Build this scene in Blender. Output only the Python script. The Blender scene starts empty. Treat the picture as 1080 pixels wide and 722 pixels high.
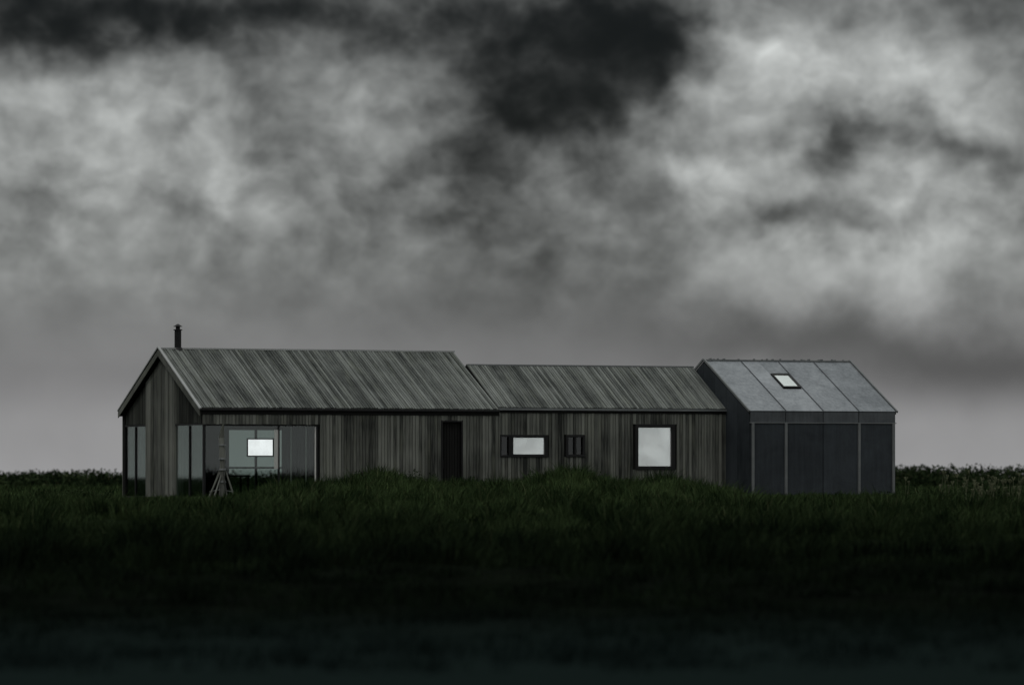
import bpy, math, random
import numpy as np
from mathutils import Vector
random.seed(4); rng=np.random.default_rng(7)
scene=bpy.context.scene
scene.view_settings.view_transform='Standard'; scene.view_settings.look='None'; scene.view_settings.exposure=0
CAMZ=0.72
TH=math.radians(25)

# ---------------------------------------------------------------- node helpers
class NT:
    def __init__(s,tree): s.t=tree; s.n=tree.nodes; s.l=tree.links
    def inp(s,sock,v):
        if v is None: return
        if isinstance(v,(int,float)): sock.default_value=v
        elif isinstance(v,(tuple,list)): sock.default_value=v
        else: s.l.new(v,sock)
    def m(s,op,a,b=None,c=None,clamp=False):
        n=s.n.new('ShaderNodeMath'); n.operation=op; n.use_clamp=clamp
        s.inp(n.inputs[0],a); s.inp(n.inputs[1],b); s.inp(n.inputs[2],c)
        return n.outputs[0]
    def ss(s,v,a,b,lo=0.0,hi=1.0):
        n=s.n.new('ShaderNodeMapRange'); n.interpolation_type='SMOOTHSTEP'
        s.inp(n.inputs['Value'],v); n.inputs['From Min'].default_value=a; n.inputs['From Max'].default_value=b
        n.inputs['To Min'].default_value=lo; n.inputs['To Max'].default_value=hi
        return n.outputs['Result']
    def noise(s,vec,scale,detail=4,rough=.5,dist=0,out='Fac'):
        n=s.n.new('ShaderNodeTexNoise'); s.inp(n.inputs['Vector'],vec)
        n.inputs['Scale'].default_value=scale; n.inputs['Detail'].default_value=detail
        n.inputs['Roughness'].default_value=rough; n.inputs['Distortion'].default_value=dist
        return n.outputs[out]
    def mapping(s,vec,scale=(1,1,1),loc=(0,0,0)):
        n=s.n.new('ShaderNodeMapping'); s.inp(n.inputs['Vector'],vec)
        n.inputs['Scale'].default_value=scale; n.inputs['Location'].default_value=loc
        return n.outputs[0]
    def mix(s,f,a,b,mode='MIX'):
        n=s.n.new('ShaderNodeMix'); n.data_type='RGBA'; n.blend_type=mode
        s.inp(n.inputs[0],f); 
        for k,v in ((6,a),(7,b)):
            if isinstance(v,(tuple,list)) and len(v)==3: v=tuple(v)+(1,)
            s.inp(n.inputs[k],v)
        return n.outputs[2]
def newmat(name):
    m=bpy.data.materials.new(name); m.use_nodes=True
    t=NT(m.node_tree); p=m.node_tree.nodes['Principled BSDF']
    return m,t,p

# ---------------------------------------------------------------- materials
def wood_mat(name,dark,light,warm=.0,stretch=(30,30,1.2),rough=.85,contrast=1.0):
    m,t,p=newmat(name)
    tc=t.n.new('ShaderNodeTexCoord').outputs['Object']
    g=t.n.new('ShaderNodeNewGeometry').outputs['Random Per Island']
    off=t.n.new('ShaderNodeVectorMath'); off.operation='ADD'
    cmb=t.n.new('ShaderNodeCombineXYZ'); t.l.new(t.m('MULTIPLY',g,37.0),cmb.inputs[2])
    t.l.new(tc,off.inputs[0]); t.l.new(cmb.outputs[0],off.inputs[1])
    grain=t.noise(t.mapping(off.outputs[0],stretch),1.0,5,.6)
    big=t.noise(tc,.45,3,.6)
    f=t.m('MULTIPLY',g,.62*contrast)
    f=t.m('ADD',f,t.m('MULTIPLY',t.m('SUBTRACT',grain,.5),1.3))
    f=t.m('ADD',f,t.m('MULTIPLY',t.m('SUBTRACT',big,.42),1.1),clamp=True)
    c=t.mix(f,dark,light)
    hue=t.noise(off.outputs[0],.8,2)
    c=t.mix(t.ss(hue,.45,.75,0,.3),c,(light[0]*.8,light[1]*.81,light[2]*.7))
    t.inp(p.inputs['Base Color'],c); p.inputs['Roughness'].default_value=rough
    p.inputs['Specular IOR Level'].default_value=.2
    b=t.n.new('ShaderNodeBump'); b.inputs['Strength'].default_value=.4; b.inputs['Distance'].default_value=.006
    t.l.new(grain,b.inputs['Height']); t.l.new(b.outputs[0],p.inputs['Normal'])
    return m
M_wall=wood_mat('weathered_wood_wall',(.020,.022,.020),(.225,.232,.207),contrast=1.15)
M_wall2=wood_mat('recess_shade_wood',(.008,.009,.008),(.07,.075,.065),contrast=1.1)  # darkened copy of the wall wood, recess shade put into its colour
M_roof=wood_mat('weathered_wood_roof',(.040,.045,.042),(.255,.272,.255),stretch=(30,1.3,1.3),contrast=.95)
M_dark,t,p=newmat('dark_backing'); 
t.inp(p.inputs['Base Color'],t.mix(t.noise(None,6,4),(.008,.008,.008),(.02,.02,.019))); p.inputs['Roughness'].default_value=.8
p.inputs['Specular IOR Level'].default_value=.1
M_frame,t,p=newmat('black_window_frame'); t.inp(p.inputs['Base Color'],t.mix(t.noise(None,9,3),(.006,.006,.007),(.016,.016,.016))); p.inputs['Roughness'].default_value=.45
p.inputs['Specular IOR Level'].default_value=.25
M_trim,t,p=newmat('pale_metal_trim'); t.inp(p.inputs['Base Color'],t.mix(t.noise(None,5,5),(.25,.26,.26),(.48,.49,.48))); p.inputs['Roughness'].default_value=.5; p.inputs['Metallic'].default_value=.3
M_post,t,p=newmat('galvanised_post'); t.inp(p.inputs['Base Color'],t.mix(t.noise(None,7,5),(.08,.09,.095),(.24,.25,.25))); p.inputs['Roughness'].default_value=.5; p.inputs['Metallic'].default_value=.2
M_int,t,p=newmat('interior_plaster'); t.inp(p.inputs['Base Color'],t.mix(t.noise(None,3,4),(.08,.08,.08),(.13,.13,.12))); p.inputs['Roughness'].default_value=.8
M_cur,t,p=newmat('curtain_fabric'); t.inp(p.inputs['Base Color'],t.mix(t.noise(None,12,4),(.5,.5,.48),(.75,.74,.7))); p.inputs['Roughness'].default_value=.8

def panel_mat(name,a,b,rough,metal,bump=.3):
    m,t,p=newmat(name)
    tc=t.n.new('ShaderNodeTexCoord').outputs['Object']
    g=t.n.new('ShaderNodeNewGeometry').outputs['Random Per Island']
    n1=t.noise(tc,1.1,6,.65,.6); n2=t.noise(t.mapping(tc,(9,9,.8)),1,5,.6); n3=t.noise(tc,14,5,.7)
    f=t.m('ADD',t.m('MULTIPLY',g,.5),t.m('MULTIPLY',t.m('SUBTRACT',n1,.4),1.4))
    f=t.m('ADD',f,t.m('MULTIPLY',t.m('SUBTRACT',n2,.45),.9))
    f=t.m('ADD',f,t.m('MULTIPLY',t.m('SUBTRACT',n3,.5),.5),clamp=True)
    t.inp(p.inputs['Base Color'],t.mix(f,a,b))
    t.inp(p.inputs['Roughness'],t.m('ADD',rough,t.m('MULTIPLY',n1,.2))); p.inputs['Metallic'].default_value=metal
    p.inputs['Specular IOR Level'].default_value=.3
    bb=t.n.new('ShaderNodeBump'); bb.inputs['Strength'].default_value=bump; bb.inputs['Distance'].default_value=.01
    t.l.new(n1,bb.inputs['Height']); t.l.new(bb.outputs[0],p.inputs['Normal'])
    return m
M_mroof=panel_mat('zinc_roof_panel',(.135,.15,.165),(.39,.415,.44),.38,.25)
M_mwall=panel_mat('dark_metal_wall_panel',(.012,.016,.02),(.048,.057,.066),.5,.1)
M_band=panel_mat('metal_fascia_panel',(.04,.045,.05),(.12,.13,.14),.5,.2)

def glass_mat(name,refl,tint):
    m=bpy.data.materials.new(name); m.use_nodes=True; t=NT(m.node_tree); t.n.clear()
    o=t.n.new('ShaderNodeOutputMaterial'); tr=t.n.new('ShaderNodeBsdfTransparent'); tr.inputs[0].default_value=tint
    gl=t.n.new('ShaderNodeBsdfGlossy'); gl.inputs['Roughness'].default_value=.015; gl.inputs['Color'].default_value=(.95,1,.98,1)
    fr=t.n.new('ShaderNodeFresnel'); fr.inputs['IOR'].default_value=1.5
    f=t.m('MULTIPLY',fr.outputs[0],refl,clamp=True)
    mx=t.n.new('ShaderNodeMixShader'); t.l.new(f,mx.inputs[0]); t.l.new(tr.outputs[0],mx.inputs[1]); t.l.new(gl.outputs[0],mx.inputs[2])
    t.l.new(mx.outputs[0],o.inputs[0]); return m
M_glass=glass_mat('window_glass',.6,(.72,.77,.75,1))
M_glassd=glass_mat('dark_window_glass',.6,(.2,.22,.22,1))
def mirror_pane(name,ref,base,ro=.12):
    m=bpy.data.materials.new(name); m.use_nodes=True; t=NT(m.node_tree); t.n.clear()
    o=t.n.new('ShaderNodeOutputMaterial'); d=t.n.new('ShaderNodeBsdfDiffuse')
    tc=t.n.new('ShaderNodeTexCoord').outputs['Object']
    nn=t.noise(tc,1.6,4); t.inp(d.inputs[0],t.mix(nn,tuple(base*.75 for _ in range(3)),(base,base,base)))
    gl=t.n.new('ShaderNodeBsdfGlossy'); gl.inputs['Roughness'].default_value=ro; gl.inputs['Color'].default_value=(.93,1,.98,1)
    mx=t.n.new('ShaderNodeMixShader'); t.l.new(t.ss(nn,.3,.7,ref-.12,ref+.08),mx.inputs[0])
    t.l.new(d.outputs[0],mx.inputs[1]); t.l.new(gl.outputs[0],mx.inputs[2]); t.l.new(mx.outputs[0],o.inputs[0]); return m
M_pane=mirror_pane('coated_glass_over_blind',.5,.75)
M_pane2=mirror_pane('mirror_coated_glass',.85,.8,.05)

# ---------------------------------------------------------------- mesh helpers
class MB:
    def __init__(s): s.v=[]; s.f=[]
    def obox(s,o,a,b,c):
        o,a,b,c=map(Vector,(o,a,b,c)); k=len(s.v)
        for q in (o,o+a,o+a+b,o+b,o+c,o+a+c,o+a+b+c,o+b+c): s.v.append(tuple(q))
        for f in ((0,3,2,1),(4,5,6,7),(0,1,5,4),(1,2,6,5),(2,3,7,6),(3,0,4,7)): s.f.append(tuple(k+i for i in f))
    def box(s,x0,x1,y0,y1,z0,z1): s.obox((x0,y0,z0),(x1-x0,0,0),(0,y1-y0,0),(0,0,z1-z0))
    def prism(s,pts,axis,a,b):
        k=len(s.v); n=len(pts)
        for e in (a,b):
            for q in pts: s.v.append((e,q[0],q[1]) if axis=='x' else (q[0],e,q[1]))
        s.f.append(tuple(k+i for i in range(n))[::-1]); s.f.append(tuple(k+n+i for i in range(n)))
        for i in range(n):
            j=(i+1)%n; s.f.append((k+i,k+j,k+n+j,k+n+i))
    def tube(s,p0,p1,r0,r1,n=10):
        p0,p1=Vector(p0),Vector(p1); d=(p1-p0).normalized(); u=d.orthogonal().normalized(); w=d.cross(u); k=len(s.v)
        for p,r in ((p0,r0),(p1,r1)):
            for i in range(n):
                a=2*math.pi*i/n; s.v.append(tuple(p+u*math.cos(a)*r+w*math.sin(a)*r))
        for i in range(n):
            j=(i+1)%n; s.f.append((k+i,k+j,k+n+j,k+n+i))
        s.f.append(tuple(k+i for i in range(n))[::-1]); s.f.append(tuple(k+n+i for i in range(n)))
    def make(s,name,mat,parent=None,bevel=0):
        me=bpy.data.meshes.new(name); me.from_pydata(s.v,[],s.f); me.update()
        ob=bpy.data.objects.new(name,me); scene.collection.objects.link(ob); me.materials.append(mat)
        if parent: ob.parent=parent
        if bevel:
            bm=ob.modifiers.new('b','BEVEL'); bm.width=bevel; bm.segments=1
        return ob
def empty(name,loc,rot=0):
    e=bpy.data.objects.new(name,None); scene.collection.objects.link(e); e.location=loc; e.rotation_euler=(0,0,rot); return e

def boards_x(mb,x0,x1,y,z0,z1,ops=(),w=.115,gap=.016,th=.022,out=-1,topf=None):
    x=x0
    while x<x1-.02:
        ww=min(w*random.uniform(.85,1.15),x1-x)
        segs=[(z0+random.uniform(-.01,.01),z1 if topf is None else topf(x+ww/2))]
        for (a,b,c,d) in ops:
            if x+ww>a and x<b:
                ns=[]
                for s0,s1 in segs:
                    if c>s0: ns.append((s0,min(c,s1)))
                    if d<s1: ns.append((max(d,s0),s1))
                segs=[q for q in ns if q[1]-q[0]>.01]
        t_=th+random.uniform(0,.014)
        for s0,s1 in segs:
            xa,xb=x,x+ww-gap
            y0,y1=(y-t_,y) if out<0 else (y,y+t_)
            mb.box(xa,xb,y0,y1,s0,s1)
        x+=ww
def boards_y(mb,y0,y1,x,z0,topf,w=.115,gap=.016,th=.022):
    y=y0
    while y<y1-.02:
        ww=min(w*random.uniform(.85,1.15),y1-y); t_=th+random.uniform(0,.012)
        mb.box(x-t_,x,y,y+ww-gap,z0,min(topf(y),topf(y+ww))); y+=ww
def wall_x(mb,x0,x1,y0,y1,z0,z1,ops):
    xs=sorted(set([x0,x1]+[v for o in ops for v in o[:2] if x0<v<x1]))
    for a,b in zip(xs[:-1],xs[1:]):
        mid=(a+b)/2; segs=[(z0,z1)]
        for (p,q,c,d) in ops:
            if p<=mid<=q:
                ns=[]
                for s0,s1 in segs:
                    if c>s0: ns.append((s0,min(c,s1)))
                    if d<s1: ns.append((max(d,s0),s1))
                segs=ns
        for s0,s1 in segs: mb.box(a,b,y0,y1,s0,s1)
def roof_boards(mb,x0,x1,ye,ze,yr,zr,w=.105,gap=.024,th=.03,both=True):
    for side in ([1,-1] if both else [1]):
        if side==1: e=Vector((0,ye,ze)); r=Vector((0,yr,zr))
        else: e=Vector((0,2*yr-ye,ze)); r=Vector((0,yr,zr))
        d=(r-e); n=Vector((0,-d.z,d.y)).normalized()
        if n.z<0: n=-n
        x=x0
        while x<x1-.02:
            ww=min(w*random.uniform(.8,1.2),x1-x); t_=th+random.uniform(0,.022)
            ext=random.uniform(0,.03)
            mb.obox(e+Vector((x,0,0))+n*.003-d.normalized()*ext,(ww-gap,0,0),d+d.normalized()*ext,n*t_)
            x+=ww
def window(parent,x0,x1,z0,z1,y,fw,mat,depth=.12,mull=(),name='window'):
    f=MB(); 
    f.box(x0,x1,y-.03,y+depth,z1-fw,z1); f.box(x0,x1,y-.03,y+depth,z0,z0+fw)
    f.box(x0,x0+fw,y-.03,y+depth,z0+fw,z1-fw); f.box(x1-fw,x1,y-.03,y+depth,z0+fw,z1-fw)
    for m_ in mull: f.box(m_-fw*.4,m_+fw*.4,y-.02,y+depth,z0+fw,z1-fw)
    f.make(name+'_frame',M_frame,parent,.006)
    g=MB(); g.box(x0+fw+.001,x1-fw-.001,y+.05,y+.06,z0+fw+.001,z1-fw-.001); g.make(name+'_pane',mat,parent)

# ---------------------------------------------------------------- wooden house
H=empty('wooden_house',(-10.3125,175,0),TH)
Lm=10.883; Wm=7.4; ze=3.00; zr=5.02
def ztop(y): return ze+(zr-ze)*(1-abs(y-3.7)/3.75)
b=MB(); b.prism([(-.05,ze),(3.7,zr),(7.45,ze),(7.45,ze-.2),(3.7,zr-.22),(-.05,ze-.2)],'x',0,Lm); b.make('roof_slab',M_dark,H)
b=MB(); roof_boards(b,.06,Lm-.02,-.05,ze,3.7,zr); b.make('roof_boards',M_roof,H)
b=MB()
for s in (1,-1):
    e=Vector((-.04,3.7-s*3.79,ze-.03)); r=Vector((-.04,3.7,zr+.035)); b.obox(e,(.09,0,0),r-e,(0,0,.05))
b.box(.05,Lm,3.6,3.8,zr+.0,zr+.05)
b.make('roof_verge_trim',M_trim,H)
b=MB()
for s in (1,-1):
    e=Vector((-.025,3.7-s*3.77,ze-.25)); r=Vector((-.025,3.7,zr-.23)); b.obox(e,(.03,0,0),r-e,(0,0,.2))
b.make('barge_board',M_wall,H)
b=MB(); b.box(0,Lm,-.11,-.052,ze-.08,ze-.01); b.make('gutter',M_frame,H,.01)
ops=[(8.77,9.51,-.3,2.62)]
b=MB(); wall_x(b,4.32,Lm-.02,.0,.16,-.4,ze-.05,ops); wall_x(b,.13,4.32,.0,.16,2.5,ze-.05,[]); b.make('front_wall_core',M_dark,H)
b=MB(); boards_x(b,4.32,Lm,-.002,-.35,ze-.09,ops); boards_x(b,.12,4.32,-.002,2.47,ze-.09); b.make('front_wall_boards',M_wall,H)
b=MB(); boards_x(b,8.80,9.48,.10,0,2.57,w=.1); b.make('door_leaf',M_dark,H)
b=MB(); b.box(8.74,8.79,-.035,.12,0,2.64); b.box(9.49,9.54,-.035,.12,0,2.64); b.box(8.79,9.49,-.03,.12,2.58,2.64); b.box(8.84,8.86,.03,.06,1.0,1.3); b.make('door_frame',M_frame,H)
bo=[(3.95,6.05,.15,2.35)]
b=MB(); wall_x(b,.13,Lm-.02,7.22,7.38,-.4,ze-.05,bo); b.make('back_wall_core',M_dark,H)
b=MB(); boards_x(b,.12,Lm,7.39,-.35,ze-.09,bo,out=1); b.make('back_wall_boards',M_wall,H)
b=MB(); b.prism([(0.17,-.4),(7.2,-.4),(7.2,ze-.05),(3.7,zr-.25),(.17,ze-.05)],'x',Lm-.16,Lm-.03); b.make('end_gable_wall',M_dark,H)
g0,g1=2.55,5.25
b=MB(); b.prism([(g0,-.4),(g1,-.4),(g1,ztop(g1)-.26),(3.7,zr-.26),(g0,ztop(g0)-.26)],'x',.16,.34); b.make('gable_pier_core',M_dark,H)
b=MB(); boards_y(b,g0,g1,.158,-.35,lambda q: ztop(q)-.25)
b.box(.158,.34,g0-.03,g0-.002,-.35,ztop(g0)-.27)
b.make('gable_pier_boards',M_wall,H)
b=MB(); boards_y(b,.09,g0-.04,.20,2.51,lambda q: ztop(q)-.25); boards_y(b,g1+.01,7.3,.20,2.51,lambda q: ztop(q)-.25); b.make('gable_shade_boards',M_wall2,H)  # dark boards: stand in for recess shade at the front, shaded timber behind
fr=MB()
fr.box(.15,.23,.0,.08,-.1,2.5); fr.box(.15,.23,1.25,1.31,0,2.43); fr.box(.14,.24,.08,g0-.03,2.44,2.5)
fr.box(.15,.23,7.3,7.38,-.1,ze-.25); fr.box(.15,.23,6.25,6.31,0,2.43); fr.box(.14,.24,g1,7.3,2.44,2.5)
fr.box(.16,.22,.08,g0-.03,.0,.08); fr.box(.16,.22,g1,7.3,.0,.08)
for x in (2.86,4.25): fr.box(x-.025,x+.025,.03,.1,.08,2.44)
fr.box(.25,4.32,.03,.11,2.42,2.498); fr.box(.23,4.32,.03,.11,0,.08)
for x in (3.95,5.0,6.05): fr.box(x-.035,x+.035,7.25,7.33,.15,2.35)
fr.box(3.95,6.05,7.26,7.32,1.02,1.08)
fr.make('glazing_frames',M_frame,H)
g=MB(); g.box(.25,4.3,.06,.07,.08,2.42)
g.box(.18,.19,.08,g0-.03,.08,2.44); g.box(.18,.19,g1,7.3,.08,2.44)
g.box(3.98,6.02,7.28,7.29,.15,2.35)
g.make('glazing_glass',M_glass,H)
b=MB(); b.box(.25,6.3,.17,7.2,-.1,.06); b.make('floor',M_dark,H)
b=MB(); b.box(6.3,6.42,.17,7.2,.06,2.9); b.box(.36,.44,g0,g1,.06,2.9); b.make('interior_wall',M_int,H)
b=MB(); b.box(.36,6.3,.17,7.2,2.62,2.7); b.make('ceiling',M_dark,H)
b=MB()
for i in range(9):
    x=3.05+i*.135; b.box(x,x+random.uniform(.07,.125),.2,.26,.1,2.45)
b.make('louvre_blind',M_frame,H)
b=MB()
for i in range(4): b.box(2.70+i*.04,2.73+i*.04,.045,.055,1.0,2.3)
b.box(3.32,3.35,.13,.15,.1,2.4); b.box(3.86,3.89,.13,.15,.1,2.4); b.box(4.15,4.20,.045,.055,.2,2.4)
b.make('curtain',M_cur,H)
b=MB(); b.box(1.76,2.64,.048,.056,1.44,1.97); b.make('sky_mirror_panel',M_pane2,H)  # added mirror panel and frame, standing in for bright sky in the glazing
b=MB(); b.box(1.72,2.68,.04,.058,1.40,1.438); b.box(1.72,2.68,.04,.058,1.972,2.01); b.box(1.72,1.758,.04,.058,1.44,1.97); b.box(2.642,2.68,.04,.058,1.44,1.97); b.make('top_hung_sash_frame',M_frame,H)
b=MB(); b.box(1.0,2.9,2.6,3.4,.74,.79)
for x in (1.05,2.8):
    for y in (2.65,3.3): b.box(x,x+.05,y,y+.05,.06,.74)
b.box(4.0,5.4,1.2,2.0,.06,.45); b.box(4.0,5.4,1.9,2.05,.45,.85)
b.make('furniture',M_dark,H)
c=MB(); c.tube((.7,3.7,4.85),(.7,3.7,5.66),.115,.115,20); c.tube((.7,3.7,5.66),(.7,3.7,5.69),.15,.15,20)
c.tube((.7,3.7,5.69),(.7,3.7,5.78),.075,.075,14); c.tube((.7,3.7,5.78),(.7,3.7,5.80),.15,.15,20); c.tube((.7,3.7,5.80),(.7,3.7,5.87),.13,.03,20)
c.tube((.7,3.7,4.95),(.7,3.7,5.08),.2,.14,20)
c.make('chimney_flue',M_frame,H)
# link wing
yo=.12; x0=Lm; x1=19.57; hw=2.5; me_=3.06; mr=4.55
b=MB(); yr=yo+hw
b.prism([(yo-.05,me_),(yr,mr),(yr+hw+.05,me_),(yr+hw+.05,me_-.16),(yr,mr-.18),(yo-.05,me_-.16)],'x',x0+.002,x1); b.make('link_roof_slab',M_dark,H)
b=MB(); roof_boards(b,x0+.01,x1,yo-.05,me_,yr,mr); b.make('link_roof_boards',M_roof,H)
b=MB(); b.box(x0+.03,x1,yr-.1,yr+.1,mr-.01,mr+.045); b.box(x0+.01,x1,yo-.1,yo-.055,me_-.07,me_-.0); b.make('link_ridge_cap_and_gutter',M_post,H)
wn=[(10.95,12.76,1.40,2.16),(13.44,14.16,1.41,2.17),(16.07,17.6,.98,2.54)]
b=MB(); wall_x(b,x0+.005,x1,yo,yo+.16,-.4,me_-.04,wn); b.box(x0,x1,yr+hw-.16,yr+hw,-.4,me_-.04); b.make('link_wall_core',M_dark,H)
b=MB(); boards_x(b,x0+.04,x1,yo-.002,-.35,me_-.08,wn); b.make('link_wall_boards',M_wall,H)
b=MB(); b.box(x0+.005,x1,yo+.9,yo+1.0,-.1,me_-.04); b.make('link_inner_wall',M_dark,H)
window(H,10.95,11.36,1.40,2.16,yo-.03,.07,M_glassd,name='side_window')
window(H,11.362,12.76,1.40,2.16,yo-.03,.1,M_pane,name='strip_window')
window(H,13.44,14.16,1.41,2.17,yo-.03,.09,M_glassd,mull=(13.8,),name='small_window')
window(H,16.07,17.6,.98,2.54,yo-.03,.12,M_pane,name='big_window')
b=MB(); b.box(Lm+.001,Lm+.035,-.03,.11,-.35,ze-.09); b.make('corner_board',M_wall,H)

# ---------------------------------------------------------------- metal annex
A=empty('metal_clad_annex',(-10.3125+math.cos(TH)*19.58+math.sin(TH)*1.63,175+math.sin(TH)*19.58-math.cos(TH)*1.63,0),TH)
La=5.742; hw=3.4; ae=2.97; ar=4.76
b=MB(); b.prism([(0,ae),(hw,ar),(2*hw,ae),(2*hw,ae-.08),(hw,ar-.08),(0,ae-.08)],'x',0,La); b.make('roof_deck',M_dark,A)
d=Vector((0,hw,ar-ae)); dn=d.normalized(); n=Vector((0,-dn.z,dn.y))
d2=Vector((0,-hw,ar-ae)); n2=Vector((0,dn.z,dn.y))
xs=[.03,1.41,2.87,4.27,5.72]
sky=(2.10,2.83,.434,.736)
b=MB()
for i in range(4):
    xa,xb=xs[i]+.006,xs[i+1]-.006
    segs=[(0,1,xa,xb)]
    if i==1: segs=[(0,1,xa,sky[0]),(0,sky[2],sky[0]+.001,sky[1]-.001),(sky[3],1,sky[0]+.001,sky[1]-.001),(0,1,sky[1],xb)]
    for s0,s1,a,c in segs:
        if c-a>.02: b.obox(Vector((a,0,ae))+d*s0+n*.004,(c-a,0,0),d*(s1-s0),n*.03)
    b.obox(Vector((xa,2*hw,ae))+n2*.004,(xb-xa,0,0),d2,n2*.03)
b.make('roof_panels',M_mroof,A)
b=MB()
for x in xs[1:-1]: b.obox(Vector((x-.011,0,ae))+n*.04,(.022,0,0),d,n*.02)
b.make('roof_seams',M_band,A)
b=MB()
for x in (-.04,La-.0):
    b.obox(Vector((x,-.03,ae-.02)),(.05,0,0),d+Vector((0,.03,.05)),n*.07); b.obox(Vector((x,2*hw+.03,ae-.02)),(.05,0,0),d2+Vector((0,-.03,.05)),n2*.07)
b.box(0.01,La,hw-.08,hw+.08,ar+.01,ar+.06); 
for i in range(26):
    x=random.uniform(.2,La-.2); b.box(x,x+random.uniform(.02,.06),hw-.05,hw+.05,ar+.055,ar+.075+random.uniform(0,.03))
b.make('verge_trim',M_post,A)
b=MB(); sa=Vector((sky[0]+.02,0,ae))+d*(sky[2]+.015)+n*.03
b.obox(sa+Vector((.05,0,0))+d*.02,(sky[1]-sky[0]-.14,0,0),d*(sky[3]-sky[2]-.07),n*.03); b.make('skylight_pane',M_pane2,A)
b=MB(); L_=sky[1]-sky[0]-.04; S_=d*(sky[3]-sky[2]-.03)
b.obox(sa,(L_,0,0),d*.017,n*.06); b.obox(sa+S_-d*.017,(L_,0,0),d*.017,n*.06)
b.obox(sa+d*.0175,(.045,0,0),S_-d*.035,n*.06); b.obox(sa+d*.0175+Vector((L_-.045,0,0)),(.045,0,0),S_-d*.035,n*.06)
b.make('skylight_frame',M_frame,A)
b=MB(); b.box(.02,La-.02,.03,.18,-.4,ae-.06); b.box(.02,La-.02,2*hw-.18,2*hw-.03,-.4,ae-.06)
for x in (.03,La-.18): b.prism([(.18,-.4),(2*hw-.18,-.4),(2*hw-.18,ae-.0),(hw,ar-.1),(.18,ae-.0)],'x',x,x+.13)
b.make('wall_core',M_dark,A)
b=MB(); b2=MB()
for i in range(4):
    b2.box(xs[i]+.015,xs[i+1]-.015,-.005,.025,2.6,ae-.01)
    b.box(xs[i]+.015,xs[i+1]-.015,.0,.028,-.35,2.575)
yy=0.0
while yy<2*hw-.05:
    y2=min(yy+.85,2*hw); zz=lambda q: ae+(ar-ae)*(1-abs(q-hw)/hw)-.05
    pts=[(yy+.008,-.35),(y2-.008,-.35),(y2-.008,zz(y2-.008))]
    if yy<hw<y2: pts.append((hw,zz(hw)))
    pts.append((yy+.008,zz(yy+.008)))
    b.prism(pts,'x',-.01,.025); yy=y2
b.make('wall_panels',M_mwall,A); b2.make('fascia_panels',M_band,A)
b=MB()
for x in (.13,1.41,4.27,5.62): b.box(x-.045,x+.045,-.06,-.002,-.35,2.58)
b.box(0,La,-.03,-.006,2.575,2.605); b.make('wall_posts',M_post,A)

# ---------------------------------------------------------------- pole tripod
P=empty('driftwood_tripod',(-9.5,173.2,0))
b=MB()
b.tube((.03,0,-.1),(.06,0,1.35),.10,.085,8); b.tube((.06,0,1.35),(.02,.0,2.0),.11,.09,8); b.tube((.02,0,2.0),(.08,0,2.45),.09,.03,8)
for a,r,zt in ((0.2,.5,1.25),(2.5,.55,1.2),(3.6,.5,1.05),(5.3,.45,1.1),(1.5,.5,1.15),(4.3,.6,.9)):
    b.tube((math.cos(a)*r,math.sin(a)*r,-.1),(.05,0,zt),.035,.02,7)
b.make('poles',M_wall,P)
b=MB()
for z in (.55,.95,1.3,1.75): b.tube((.05,0,z),(.05,0,z+.05),.13,.12,12)
for a in (2.7,6.0): b.tube((math.cos(a)*.42,math.sin(a)*.42,.25),(math.cos(a+2)*.42,math.sin(a+2)*.42,.32),.015,.015,6)
b.make('rope_bindings',M_post,P)

# ---------------------------------------------------------------- terrain
def sst(a,b,x): 
    t=np.clip((x-a)/(b-a),0,1); return t*t*(3-2*t)
def wob(x,y):
    return (np.sin(x*.31+1.3)*np.sin(y*.23+.4)+.6*np.sin(x*.83+y*.37+2)+.5*np.sin(x*1.7-y*.9)+.35*np.sin(x*3.1+y*2.3+1)*np.sin(y*1.9))/2.4
def hgt(x,y):
    base=-.9+.87*sst(60,158,y)+.03*sst(158,175,y)
    near=np.exp(-((y-165)/9.)**2)
    m=.33*sst(-9.0,-6.2,x)*(1-.85*sst(4.5,8,x))
    bumps=.22*np.exp(-((x+4.2)/.9)**2)+.22*np.exp(-((x-1.7)/.9)**2)+.12*np.exp(-((x-5.0)/1.0)**2)+.1*np.exp(-((x+1.6)/.5)**2)
    amp=.16*sst(62,80,y)*(1-sst(160,172,y))+.10*sst(195,230,y)*(1-sst(300,500,y))
    return base+(m+bumps*sst(-9,-6,x))*near+amp*wob(x,y)
xf=np.arange(-70,70.01,.8); xo=np.geomspace(71,5000,26)
xs_=np.concatenate([-xo[::-1],xf,xo])
yf=np.arange(20,260.01,.8); yo_=np.geomspace(262,6000,40); yb=-np.geomspace(20,3000,16)[::-1]
ys_=np.concatenate([yb,np.linspace(-15,19,6),yf,yo_])
X,Y=np.meshgrid(xs_,ys_); Z=hgt(X,Y)
nx,ny=len(xs_),len(ys_)
idx=np.arange(nx*ny).reshape(ny,nx)
q=np.stack([idx[:-1,:-1],idx[:-1,1:],idx[1:,1:],idx[1:,:-1]],-1).reshape(-1,4)
def npmesh(name,V,F,mat):
    me=bpy.data.meshes.new(name); nf,k=F.shape
    me.vertices.add(len(V)); me.vertices.foreach_set('co',V.astype(np.float32).ravel())
    me.loops.add(nf*k); me.loops.foreach_set('vertex_index',F.astype(np.int32).ravel())
    me.polygons.add(nf); me.polygons.foreach_set('loop_start',np.arange(0,nf*k,k,dtype=np.int32))
    me.update(calc_edges=True); me.validate()
    ob=bpy.data.objects.new(name,me); scene.collection.objects.link(ob); me.materials.append(mat); return ob
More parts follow.
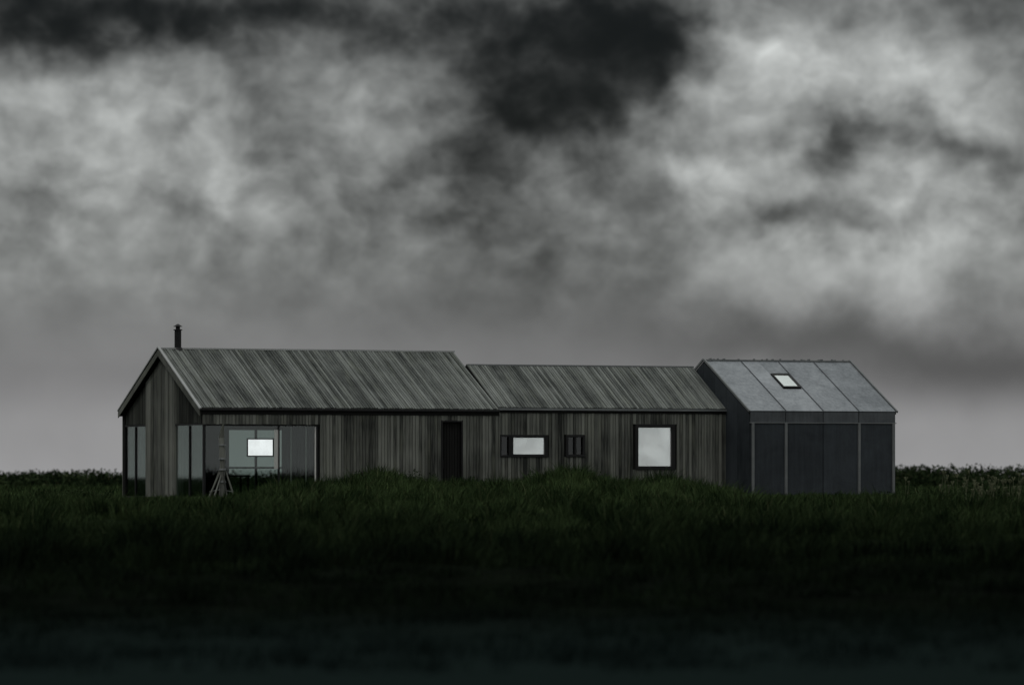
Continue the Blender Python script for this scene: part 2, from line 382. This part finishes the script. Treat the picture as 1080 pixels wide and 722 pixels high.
def veg_mat(name,darkA,lightA,darkB,lightB,y0=70,y1=158):
    m=bpy.data.materials.new(name); m.use_nodes=True; t=NT(m.node_tree); t.n.clear()
    o=t.n.new('ShaderNodeOutputMaterial'); df=t.n.new('ShaderNodeBsdfDiffuse'); t.l.new(df.outputs[0],o.inputs[0])
    pos=t.n.new('ShaderNodeTexCoord').outputs['Object']
    g=t.n.new('ShaderNodeNewGeometry').outputs['Random Per Island']
    sep=t.n.new('ShaderNodeSeparateXYZ'); t.l.new(pos,sep.inputs[0])
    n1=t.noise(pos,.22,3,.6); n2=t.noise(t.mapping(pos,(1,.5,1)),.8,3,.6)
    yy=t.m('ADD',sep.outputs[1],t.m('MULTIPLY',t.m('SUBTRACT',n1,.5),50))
    z=t.ss(yy,y0,y1)  # darker towards the camera: vignette fall-off put into the plant and soil colour
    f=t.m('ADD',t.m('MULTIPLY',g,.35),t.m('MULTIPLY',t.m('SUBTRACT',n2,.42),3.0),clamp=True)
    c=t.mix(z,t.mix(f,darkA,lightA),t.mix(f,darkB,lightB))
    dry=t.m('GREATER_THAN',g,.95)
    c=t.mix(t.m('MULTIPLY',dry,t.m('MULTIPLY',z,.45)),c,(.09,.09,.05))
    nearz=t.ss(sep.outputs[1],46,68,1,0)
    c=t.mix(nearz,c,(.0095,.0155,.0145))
    t.inp(df.inputs[0],c)
    return m
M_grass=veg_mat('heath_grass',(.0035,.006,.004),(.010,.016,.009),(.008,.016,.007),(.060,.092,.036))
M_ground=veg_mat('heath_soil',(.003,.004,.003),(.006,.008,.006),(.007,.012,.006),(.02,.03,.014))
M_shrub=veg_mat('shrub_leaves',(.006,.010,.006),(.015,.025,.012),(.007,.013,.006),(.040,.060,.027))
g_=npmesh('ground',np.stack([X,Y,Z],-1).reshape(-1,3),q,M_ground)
for pl in g_.data.polygons: pl.use_smooth=True

# ---------------------------------------------------------------- grass
def inside_house(x,y):
    dx=x+10.3125; dy=y-175; c,s=math.cos(TH),math.sin(TH)
    a=dx*c+dy*s; b_=-dx*s+dy*c
    return ((a>-.05)&(a<10.95)&(b_>-.1)&(b_<7.5))|((a>10.8)&(a<19.6)&(b_>0)&(b_<5.3))|((a>19.5)&(a<25.4)&(b_>-1.7)&(b_<5.3))
def make_blades(cx,cy,nb,hgtc,spread,width):
    n=len(cx); N=n*nb
    bx=np.repeat(cx,nb); by=np.repeat(cy,nb); hh=np.repeat(hgtc,nb); sp=np.repeat(spread,nb); wd=np.repeat(width,nb)
    a=rng.uniform(0,2*np.pi,N); r=np.sqrt(rng.uniform(0,1,N))*sp
    rx=bx+np.cos(a)*r; ry=by+np.sin(a)*r; rz=hgt(rx,ry)-.02
    h=hh*rng.uniform(.45,1.15,N)*(1-.5*(r/sp)**1.5); lean=rng.uniform(.1,.85,N)*h; la=a+rng.normal(0,.7,N)
    lx=np.cos(la)*lean+.1*h; ly=np.sin(la)*lean
    wa=rng.uniform(0,np.pi,N); wx=np.cos(wa)*wd*.5; wy=np.sin(wa)*wd*.5*.6
    v=np.stack([np.stack([rx-wx,ry-wy,rz],-1),np.stack([rx+wx,ry+wy,rz],-1),
        np.stack([rx+lx*.35+wx*.75,ry+ly*.35+wy*.75,rz+h*.6],-1),np.stack([rx+lx*.35-wx*.75,ry+ly*.35-wy*.75,rz+h*.6],-1),
        np.stack([rx+lx,ry+ly,rz+h],-1)],1).reshape(-1,3)
    k=np.arange(N)*5
    f=np.concatenate([np.stack([k,k+1,k+2],-1),np.stack([k,k+2,k+3],-1),np.stack([k+3,k+2,k+4],-1)])
    return v,f
def scatter(n,y0,y1,half=.135):
    y=np.sqrt(rng.uniform(y0*y0,y1*y1,n)); x=rng.uniform(-1,1,n)*half*y
    return x,y
vs=[];fs=[];off=0
def add(v,f):
    global off
    vs.append(v); fs.append(f+off); off+=len(v)
def hscale(x,y):
    s=.27+.24*wob(x*1.7+3,y*1.3)
    left=(1-sst(-10.0,-7.0,x)); right=sst(5.5,7.5,x)
    lawn=1-(.72*left+.45*right)*sst(140,160,y)
    return np.clip(s,.09,.7)*lawn
x,y=scatter(9500,44,172); k=~inside_house(x,y); x,y=x[k],y[k]
add(*make_blades(x,y,24,hscale(x,y)*rng.uniform(.6,1.6,len(x))*(.55+.45*sst(60,100,y)),rng.uniform(.15,.5,len(x)),.012+y*.00012))
x,y=scatter(4000,150,181,.125); k=~inside_house(x,y); x,y=x[k],y[k]
add(*make_blades(x,y,24,hscale(x,y)*rng.uniform(.7,1.6,len(x)),rng.uniform(.15,.4,len(x)),.014+y*.00006))
x,y=scatter(460,85,171,.12); k=(~inside_house(x,y))&(((x>-7.5)&(x<6.5))|(y<140)); x,y=x[k],y[k]
add(*make_blades(x,y,150,rng.uniform(.35,.8,len(x)),rng.uniform(.4,1.0,len(x)),np.full(len(x),.028)))
# taller tussocks crowding the foot of the wall
cl=[(-6.9,.5),(-5.2,.55),(-4.3,.65),(-3.6,.6),(-2.6,.45),(-1.2,.4),(.1,.5),(.9,.6),(1.6,.7),(2.3,.62),(3.0,.55),(4.1,.45),(5.3,.5),(6.3,.35)]
cx=[];cy=[];ch=[]
for px_,h_ in cl:
    for _ in range(7): cx.append(px_+random.gauss(0,.35)); cy.append(random.uniform(163,170.5)); ch.append(h_*random.uniform(.75,1.15))
cx,cy,ch=map(np.array,(cx,cy,ch)); add(*make_blades(cx,cy,190,ch,rng.uniform(.35,.7,len(cx)),np.full(len(cx),.026)))
x,y=scatter(3500,180,330,.13); k=~inside_house(x,y); x,y=x[k],y[k]
add(*make_blades(x,y,14,np.full(len(x),.32)*rng.uniform(.6,1.5,len(x)),rng.uniform(.2,.6,len(x)),np.full(len(x),.05)))
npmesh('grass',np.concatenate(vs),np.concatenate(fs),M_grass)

# ---------------------------------------------------------------- leafy masses
def leaves(cx,cy,cz,rx,ry,rz,n,size):
    N=len(cx)*n; a=rng.normal(0,1,(N,3)); a/=np.linalg.norm(a,axis=1)[:,None]; a[:,2]=np.abs(a[:,2])
    r=rng.uniform(.35,1.08,N)**.6
    c=np.stack([np.repeat(cx,n)+a[:,0]*r*np.repeat(rx,n),np.repeat(cy,n)+a[:,1]*r*np.repeat(ry,n),np.repeat(cz,n)+a[:,2]*r*np.repeat(rz,n)],-1)
    u=rng.normal(0,1,(N,3)); u/=np.linalg.norm(u,axis=1)[:,None]; w=np.cross(u,rng.normal(0,1,(N,3))); w/=np.linalg.norm(w,axis=1)[:,None]
    s=size*rng.uniform(.5,1.4,N)[:,None]
    v=np.stack([c-u*s,c+w*s*.5,c+u*s,c-w*s*.5],1).reshape(-1,3); k=np.arange(N)*4
    return v,np.stack([k,k+1,k+2,k+3],-1)
hx=np.concatenate([rng.uniform(-75,-22,190),rng.uniform(-22,26,70),rng.uniform(26,80,220)]); hy=rng.uniform(405,440,len(hx))
tall=np.where(hx>20,1.75,1.35)*rng.uniform(.7,1.08,len(hx))
v,f=leaves(hx,hy,np.full(len(hx),-.1),rng.uniform(1.5,4.0,len(hx)),rng.uniform(1,2,len(hx)),tall,260,.14)
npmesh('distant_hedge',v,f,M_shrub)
def shrub(x,y,r,h,n=1600,size=.035):
    m=6; cx=x+rng.normal(0,r*.5,m); cy=y+rng.normal(0,r*.3,m)
    v,f=leaves(cx,cy,hgt(cx,cy),np.full(m,r*.5),np.full(m,r*.5),h*rng.uniform(.55,1.1,m),n//m,size)
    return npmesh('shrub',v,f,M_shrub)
for s_ in ((-3.1,169,.75,.62),(2.4,170,.9,.56),(-6.6,168,.6,.46),(5.2,172,.6,.42),(-4.6,166,.8,.52),(.9,168,.6,.55),(3.6,169,.5,.46),(-1.3,171,.6,.45),(6.4,172,.4,.32)): shrub(*s_)
shrub(14.2,158,1.1,.5,1800); shrub(16.3,163,1.2,.7,1800); shrub(12.8,166,.9,.4,1400); shrub(-14.5,168,1.0,.38,1400); shrub(-12.6,160,.9,.4,1400)
M_seed,t,p=newmat('pale_seed_heads'); t.inp(p.inputs['Base Color'],t.mix(t.noise(None,4,3),(.05,.06,.03),(.15,.16,.10))); p.inputs['Roughness'].default_value=.8
p.inputs['Specular IOR Level'].default_value=.1
b=MB()
for i in range(190):
    x=random.gauss(14.9,1.5); y=random.uniform(138,160); z=float(hgt(np.array(x),np.array(y))); h=random.uniform(.35,.8)
    tx_,ty_=x+random.uniform(-.12,.12),y+random.uniform(-.1,.1)
    b.tube((x,y,z),(tx_,ty_,z+h),.008,.005,4)
    for j in range(4):
        a=random.uniform(0,6.28); b.tube((tx_,ty_,z+h-.08),(tx_+math.cos(a)*.05,ty_+math.sin(a)*.05,z+h+.03),.005,.018,5)
b.make('wild_plants',M_seed)

# ---------------------------------------------------------------- world
W=bpy.data.worlds.new('World'); scene.world=W; W.use_nodes=True
t=NT(W.node_tree); t.n.clear()
out=t.n.new('ShaderNodeOutputWorld'); bg=t.n.new('ShaderNodeBackground'); t.l.new(bg.outputs[0],out.inputs[0])
dirv=t.n.new('ShaderNodeTexCoord').outputs['Generated']
sep=t.n.new('ShaderNodeSeparateXYZ'); t.l.new(dirv,sep.inputs[0])
S=56.0
big=t.mapping(dirv,(S,S,S))
wn_=t.n.new('ShaderNodeTexNoise'); t.l.new(big,wn_.inputs['Vector']); wn_.inputs['Scale'].default_value=.95; wn_.inputs['Detail'].default_value=4; wn_.inputs['Roughness'].default_value=.5
ws=t.n.new('ShaderNodeSeparateColor'); t.l.new(wn_.outputs['Color'],ws.inputs[0])
U0=t.m('MULTIPLY',sep.outputs[0],S); V0=t.m('MULTIPLY',sep.outputs[2],S)
wa=t.ss(V0,.3,2.2,.15,1.0)
U=t.m('ADD',U0,t.m('MULTIPLY',t.m('MULTIPLY',t.m('SUBTRACT',ws.outputs[0],.5),1.8),wa))
V=t.m('ADD',V0,t.m('MULTIPLY',t.m('MULTIPLY',t.m('SUBTRACT',ws.outputs[1],.5),1.5),wa))
rp=t.n.new('ShaderNodeValToRGB'); t.l.new(t.m('DIVIDE',V0,10.0,clamp=True),rp.inputs[0])
cr=rp.color_ramp; cr.interpolation='EASE'
pts=[(0,.58),(.05,.56),(.12,.46),(.18,.43),(.26,.48),(.4,.49),(.5,.41),(.7,.45),(1.0,.5)]
cr.elements[0].position=pts[0][0]; cr.elements[0].color=(pts[0][1],)*3+(1,)
cr.elements[1].position=1; cr.elements[1].color=(pts[-1][1],)*3+(1,)
for a,v_ in pts[1:-1]:
    e=cr.elements.new(a); e.color=(v_,)*3+(1,)
acc=rp.outputs[0]
blobs=[(640,60,80,58,-.33),(555,125,90,42,-.27),(485,185,55,30,-.20),(690,90,40,35,-.10),(530,55,90,35,-.12),(600,20,120,25,-.10),
(110,2,180,34,-.30),(330,25,130,36,-.17),(300,100,50,28,-.08),
(900,148,45,17,-.20),(1005,150,42,19,-.18),(820,218,50,15,-.16),(590,240,110,40,-.11),(560,310,160,35,-.06),(1040,385,130,32,-.12),(810,365,120,22,-.08),(1075,10,60,40,-.08),(930,235,50,13,-.11),(180,130,40,14,-.07),(420,215,60,15,-.06),
(55,95,80,38,.13),(130,165,110,45,.10),(250,205,90,32,.08),(400,130,50,40,.08),(745,175,60,42,.18),(800,60,80,45,.12),(900,75,110,45,.14),(1015,80,80,50,.11),(850,288,115,34,.19),(1005,275,90,40,.16),(970,205,70,25,.10),(100,300,200,70,.05),(690,225,40,25,.06)]
for (px,py,wx,wy,am) in blobs:
    u0=(px-540)/100; v0=(503-py)/100
    a=t.m('MULTIPLY',t.m('SUBTRACT',U,u0),100/wx); c=t.m('MULTIPLY',t.m('SUBTRACT',V,v0),100/wy)
    r2=t.m('ADD',t.m('MULTIPLY',a,a),t.m('MULTIPLY',c,c))
    e=t.m('EXPONENT',t.m('MULTIPLY',r2,-.7))
    acc=t.m('MULTIPLY_ADD',e,am,acc)
st=t.mapping(dirv,(S,S,S*1.25))
wv=t.n.new('ShaderNodeVectorMath'); wv.operation='MULTIPLY_ADD'; t.l.new(wn_.outputs['Color'],wv.inputs[0]); wv.inputs[1].default_value=(.55,.55,.5); t.l.new(st,wv.inputs[2])
d1=t.noise(wv.outputs[0],1.15,4,.48); d2=t.noise(wv.outputs[0],2.9,3.5,.48)
amp=t.ss(V0,1.2,2.6,.05,.44)
acc=t.m('ADD',acc,t.m('MULTIPLY',t.m('SUBTRACT',d1,.5),amp))
acc=t.m('ADD',acc,t.m('MULTIPLY',t.m('SUBTRACT',d2,.5),t.ss(V0,1.4,2.8,.01,.34)))
sm=t.n.new('ShaderNodeMath'); sm.operation='SMOOTH_MAX'; t.l.new(acc,sm.inputs[0]); sm.inputs[1].default_value=.07; sm.inputs[2].default_value=.22
acc=sm.outputs[0]
lin=t.m('POWER',acc,2.2)
zen=t.ss(sep.outputs[2],.2,.75,0,.38)
lin=t.m('ADD',lin,zen)
dp=t.n.new('ShaderNodeVectorMath'); dp.operation='DOT_PRODUCT'; t.l.new(dirv,dp.inputs[0]); dp.inputs[1].default_value=(.766,-.643,.03)
lin=t.m('ADD',lin,t.ss(dp.outputs['Value'],.975,.995,0,.75))  # bright sky patch out of view, added for the window panes to reflect
col=t.mix(t.ss(V0,.8,2.4),(1.0,.995,1.01),(.965,1.0,.98))
vm=t.n.new('ShaderNodeVectorMath'); vm.operation='SCALE'; t.l.new(col,vm.inputs[0]); t.l.new(lin,vm.inputs['Scale'])
skyt=t.n.new('ShaderNodeTexSky'); skyt.sky_type='NISHITA'; skyt.sun_disc=False; skyt.sun_elevation=math.radians(55); skyt.sun_rotation=math.radians(215)
skv=t.n.new('ShaderNodeVectorMath'); skv.operation='SCALE'; t.l.new(skyt.outputs[0],skv.inputs[0]); skv.inputs['Scale'].default_value=.05*.03
ad=t.n.new('ShaderNodeVectorMath'); ad.operation='ADD'; t.l.new(vm.outputs[0],ad.inputs[0]); t.l.new(skv.outputs[0],ad.inputs[1])
t.l.new(ad.outputs[0],bg.inputs[0]); bg.inputs[1].default_value=1.0
try: W.cycles.sampling_method='NONE'
except Exception as ex: print(ex)

sl=bpy.data.lights.new('sun','SUN'); sl.energy=.5; sl.angle=math.radians(15); sl.color=(1,.97,.93)
so=bpy.data.objects.new('sun',sl); scene.collection.objects.link(so)
dvec=Vector((math.sin(math.radians(30)),math.cos(math.radians(30)),-math.tan(math.radians(55)))).normalized()
so.rotation_euler=dvec.to_track_quat('-Z','Y').to_euler()

cam=bpy.data.cameras.new('camera'); co=bpy.data.objects.new('camera',cam); scene.collection.objects.link(co)
co.location=(0,0,CAMZ); co.rotation_euler=(math.radians(90),0,0)
cam.sensor_width=36; cam.lens=36*5600/1080; cam.shift_y=142/1080; cam.clip_start=.5; cam.clip_end=12000
cam.dof.use_dof=True; cam.dof.focus_distance=178; cam.dof.aperture_fstop=1.4
scene.camera=co
